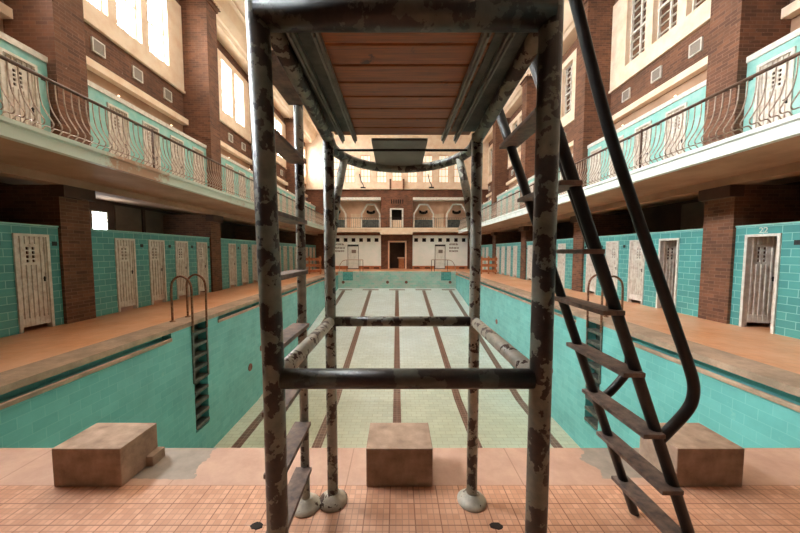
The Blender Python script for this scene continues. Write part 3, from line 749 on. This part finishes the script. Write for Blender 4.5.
# ------------------------------------------------------------------ pool ladders
def pool_ladder(s, label):
    r = thing('pool_ladder', label, 'ladder', (s * XP, 7.15, 0), 0, 'pool ladders')
    for y in (-.27, .24):
        p = smooth_path([(s * .42, y, 0), (s * .42, y, .75), (s * .36, y, .95), (s * .2, y, 1.04), (s * .03, y, .95), (-s * .035, y, .75), (-s * .035, y, .3), (-s * .035, y, -.25)], 4)
        h = obj('hoop_rail', newtube(p, .024, 10), 'rust_tube', r)
        bm = bmesh.new(); lathe(bm, [(.06, 0), (.06, .015), (.03, .03)], s * .42, y, 16); obj('flange', bm, 'rust_tube', h)
    for k in range(9):
        z = -.32 - .28 * k
        obj('rung', boxes([(min(-s * .02, s * .2), max(-s * .02, s * .2), -.24, .24, z, z + .04), (min(-s * .02, 0), max(0, -s * .02), -.24, .24, z - .03, z)]), 'grey_steel', r)
    for y in (-.27, .25):
        obj('stile', newbox(-.03 if s > 0 else 0, 0 if s > 0 else .03, y - .02, y + .03, -1.45, -.1), 'grey_steel', r)
pool_ladder(-1, 'rusty hooped ladder rails over the left pool edge')
pool_ladder(1, 'rusty hooped ladder rails over the right pool edge')

# ------------------------------------------------------------------ barriers across the side decks at the far end
def barrier(xa, xb, label):
    r = thing('wooden_barrier', label, 'barrier', (xa, 21.6, 0), 0, 'wooden barriers across the far side decks')
    W = xb - xa
    for z in (.12, .52, .95): obj('board', newbox(0, W, -.03, .0, z, z + .2), 'orange_wood', r)
    for x in (.1, W / 2, W - .1): obj('upright', newbox(x - .05, x + .05, 0, .06, 0, 1.25), 'orange_wood', r)
barrier(-7.1, -5.35, 'orange slatted wooden barrier on the far left deck')
barrier(5.9, 7.1, 'orange slatted wooden barrier on the far right deck')

# ------------------------------------------------------------------ starting blocks
def sblock(cx, wd, label):
    r = thing('starting_block', label, 'starting block', (cx, 1.982, 0), 0, 'starting blocks')
    obj('block', newbox(-wd / 2, wd / 2, 0, .318, 0, .27), 'concrete', r, bevel=.006)
    return r
l = sblock(-2.104, .466, 'low concrete starting block on the left pool edge')
obj('foot_slab', newbox(-.2, .285, .20, .32, 0, .075), 'concrete', l, bevel=.004)
sblock(.017, .4525, 'low concrete starting block in the middle, behind the lifeguard chair')
sblock(2.124, .455, 'low concrete starting block on the right, behind the black ladder')
# dark plugs in the near deck
for px, py, nm in ((257, 525, 'left'), (496, 525, 'right')):
    Y = 1.6 * 305 / (py - 251.5); X_ = (px - 397) * Y / 305; Y -= .098; bm = bmesh.new(); n = 14; random.seed(px)
    vs = [bm.verts.new((.04 * math.cos(2 * PI * k / n) * random.uniform(.75, 1.1), .026 * math.sin(2 * PI * k / n) * random.uniform(.75, 1.1), .0)) for k in range(n)]
    top = [bm.verts.new((v.co.x * .85, v.co.y * .85, .006)) for v in vs]
    bm.faces.new(vs[::-1]); bm.faces.new(top)
    for k in range(n): bm.faces.new((vs[k], vs[(k + 1) % n], top[(k + 1) % n], top[k]))
    o = obj('floor_plug', bm, 'dark'); o.location = (X_, Y, 0)
    tag(o, 'small dark rusted plug in the tiled near deck, %s one' % nm, 'floor plug', 'rusted plugs in the deck')

# ------------------------------------------------------------------ lifeguard chair
CX = .034; YFp, YBp = .995, 1.865; HX = .445; R = .040
ch = thing('lifeguard_chair', 'tall tubular lifeguard chair with flaking grey paint and side ladders, straddling the view', 'lifeguard chair', (CX, 1.5, 0))
def cp(name, bm, mat, par=None, bevel=0):
    bmesh.ops.translate(bm, verts=bm.verts, vec=(-CX, -1.5, 0)); return obj(name, bm, mat, par or ch, bevel)
def flange(par, x, y):
    bm = bmesh.new(); lathe(bm, [(.09, 0), (.092, .012), (.075, .028), (.05, .045), (.042, .06)], x, y, 28); cp('foot_flange', bm, 'tube_bright', par)
for sx_ in (-1, 1):
    x = CX + sx_ * HX
    p = cp('post', newtube([(x, YFp, 0.01), (x, YFp, 1.2), (x - (.024 if sx_ < 0 else 0), YFp, 2.46)], .035, 24), 'tube_shaded'); flange(p, x, YFp)
    p = cp('post', newtube([(x, YBp, 0.01), (x, YBp, 1.2), (x, YBp, 2.30)], .033, 24), 'tube'); flange(p, x, YBp)
    cp('side_rail', newtube([(x, YFp + .03, 1.17), (x, YBp - .03, 1.168)], .031, 18), 'tube_bright')
    cp('brace', newtube([(CX + sx_ * .40, 2.17, 2.25), (CX + sx_ * .43, 2.02, 1.95), (x, YBp + .02, 1.60)], .027, 14), 'tube')
cp('cross_bar', newtube([(CX - HX + .03, YFp, 1.176), (CX + HX - .03, YFp, 1.176)], .033, 20), 'tube_top_shaded')
cp('cross_bar', newtube([(CX - HX + .03, YBp, 1.168), (CX + HX - .03, YBp, 1.168)], .031, 20), 'tube_shaded')
cp('cross_bar', newtube([(CX - HX - .02, YFp, 2.335), (CX + HX, YFp, 2.335)], .044, 20), 'tube_top_shaded')
cp('cross_bar', newtube([(CX - HX - .045, YFp + .01, 2.42), (CX + HX + .03, YFp + .01, 2.42)], .05, 20), 'tube_top_shaded')
# hoop: side tubes and curved front over the pool
pts = [(CX - HX, YFp, 2.34), (CX - HX, 1.4, 2.31), (CX - HX, 1.9, 2.27)]
for k in range(0, 17):
    a = PI - PI * k / 16; pts.append((CX + HX * math.cos(a), 1.96 + .50 * math.sin(a), 2.255))
pts += [(CX + HX, 1.9, 2.265), (CX + HX, 1.4, 2.31), (CX + HX, YFp, 2.34)]
cp('seat_hoop', newtube(pts, .033, 18), 'tube_shaded')
cp('tie_rod', newtube([(CX - .46, 1.99, 2.245), (CX + .46, 1.99, 2.245)], .008, 8), 'black_iron')
# slats of the seat
yy = 1.03
for k in range(8):
    wd = .1235
    cp('seat_slat', newbox(CX - .43, CX + .43, yy, yy + wd - .012, 2.345, 2.37), 'slat', bevel=.003); yy += wd
for sx_ in (-1, 1):
    for xa in (.285, .365):
        x = CX + sx_ * xa - .02
        cp('angle_bar', boxes([(x - .012, x + .012, YFp + .05, 2.03, 2.315, 2.34), (x - .003, x + .003, YFp + .05, 2.03, 2.30, 2.315)]), 'angle')
    a, b = sorted((CX + sx_ * .31 - .01, CX + sx_ * .46))
    cp('under_plate', newbox(a, b, YFp + .03, 1.93, 2.338, 2.344), 'underplate')
bm = newbox(CX - .018 - .178, CX - .018 + .178, 1.97, 2.56, 2.298, 2.314)
for v in bm.verts: v.co.z -= (v.co.y - 1.97) * .07
cp('foot_board', bm, 'footboard', bevel=.002)
# upper seat box on the frame (mostly above the picture)
cp('seat_back', boxes([(CX - .40, CX + .40, 1.08, 1.10, 2.95 + .12 * k, 3.05 + .12 * k) for k in range(3)]), 'slat')
for sx_ in (-1, 1): cp('back_post', newtube([(CX + sx_ * .42, 1.09, 2.5), (CX + sx_ * .42, 1.09, 3.35)], .02, 10), 'tube')

# left ladder of the chair
LX, LYa, LYb = -.574, 1.39, 1.827
p = cp('ladder_post', newtube([(LX, LYb, .01), (LX, LYb, 2.9)], .027, 18), 'tube'); flange(p, LX, LYb)
p = cp('ladder_post', newtube([(LX, LYa, .01), (LX, LYa, 2.9)], .022, 16), 'tube_shaded')
for z in (.26, .55, .85, 1.16, 1.48, 1.77, 2.12, 2.45):
    cp('ladder_step', newbox(LX - .05, LX + .048, LYa - .03, LYb - .02, z - .012, z + .012), 'tread', bevel=.003)
for y in (LYa, LYb): cp('ladder_tie', newtube([(LX, y, 2.88), (CX - .42, y - .2, 2.9)], .016, 10), 'tube_shaded')
# right leaning ladder with hand rails
def lx(z): return 1.455 - .368 * z
RA, RB = 1.775, 1.38
for y, dx, zt_ in ((RA, 0, 2.44), (RB, .035, 2.72)):
    cp('ladder_rail', newtube([(lx(0) + dx, y, .0), (lx(zt_) + dx, y, zt_)], .025, 16), 'ladder_black')
    hp = smooth_path([(lx(.714) + dx, y, .714), (1.262, y, .752), (1.332, y, .832), (1.366, y, .885), (1.378, y, .94), (1.372, y, 1.0), (1.345, y, 1.08), (1.27, y, 1.27), (.997, y, 1.963), (.891, y, 2.265), (.766, y, 2.68), (.70, y, 2.88), (.62, y, 2.98), (CX + .42, y, 3.0)], 5)
    cp('hand_rail', newtube(hp, .023, 16), 'ladder_black')
for z in (.207, .491, .759, 1.045, 1.327, 1.60, 1.897, 2.202):
    bm = boxes([(lx(z) - .055, lx(z) + .045, RB - .045, RA + .03, z - .011, z + .011)])
    cp('ladder_step', bm, 'tread', bevel=.003)
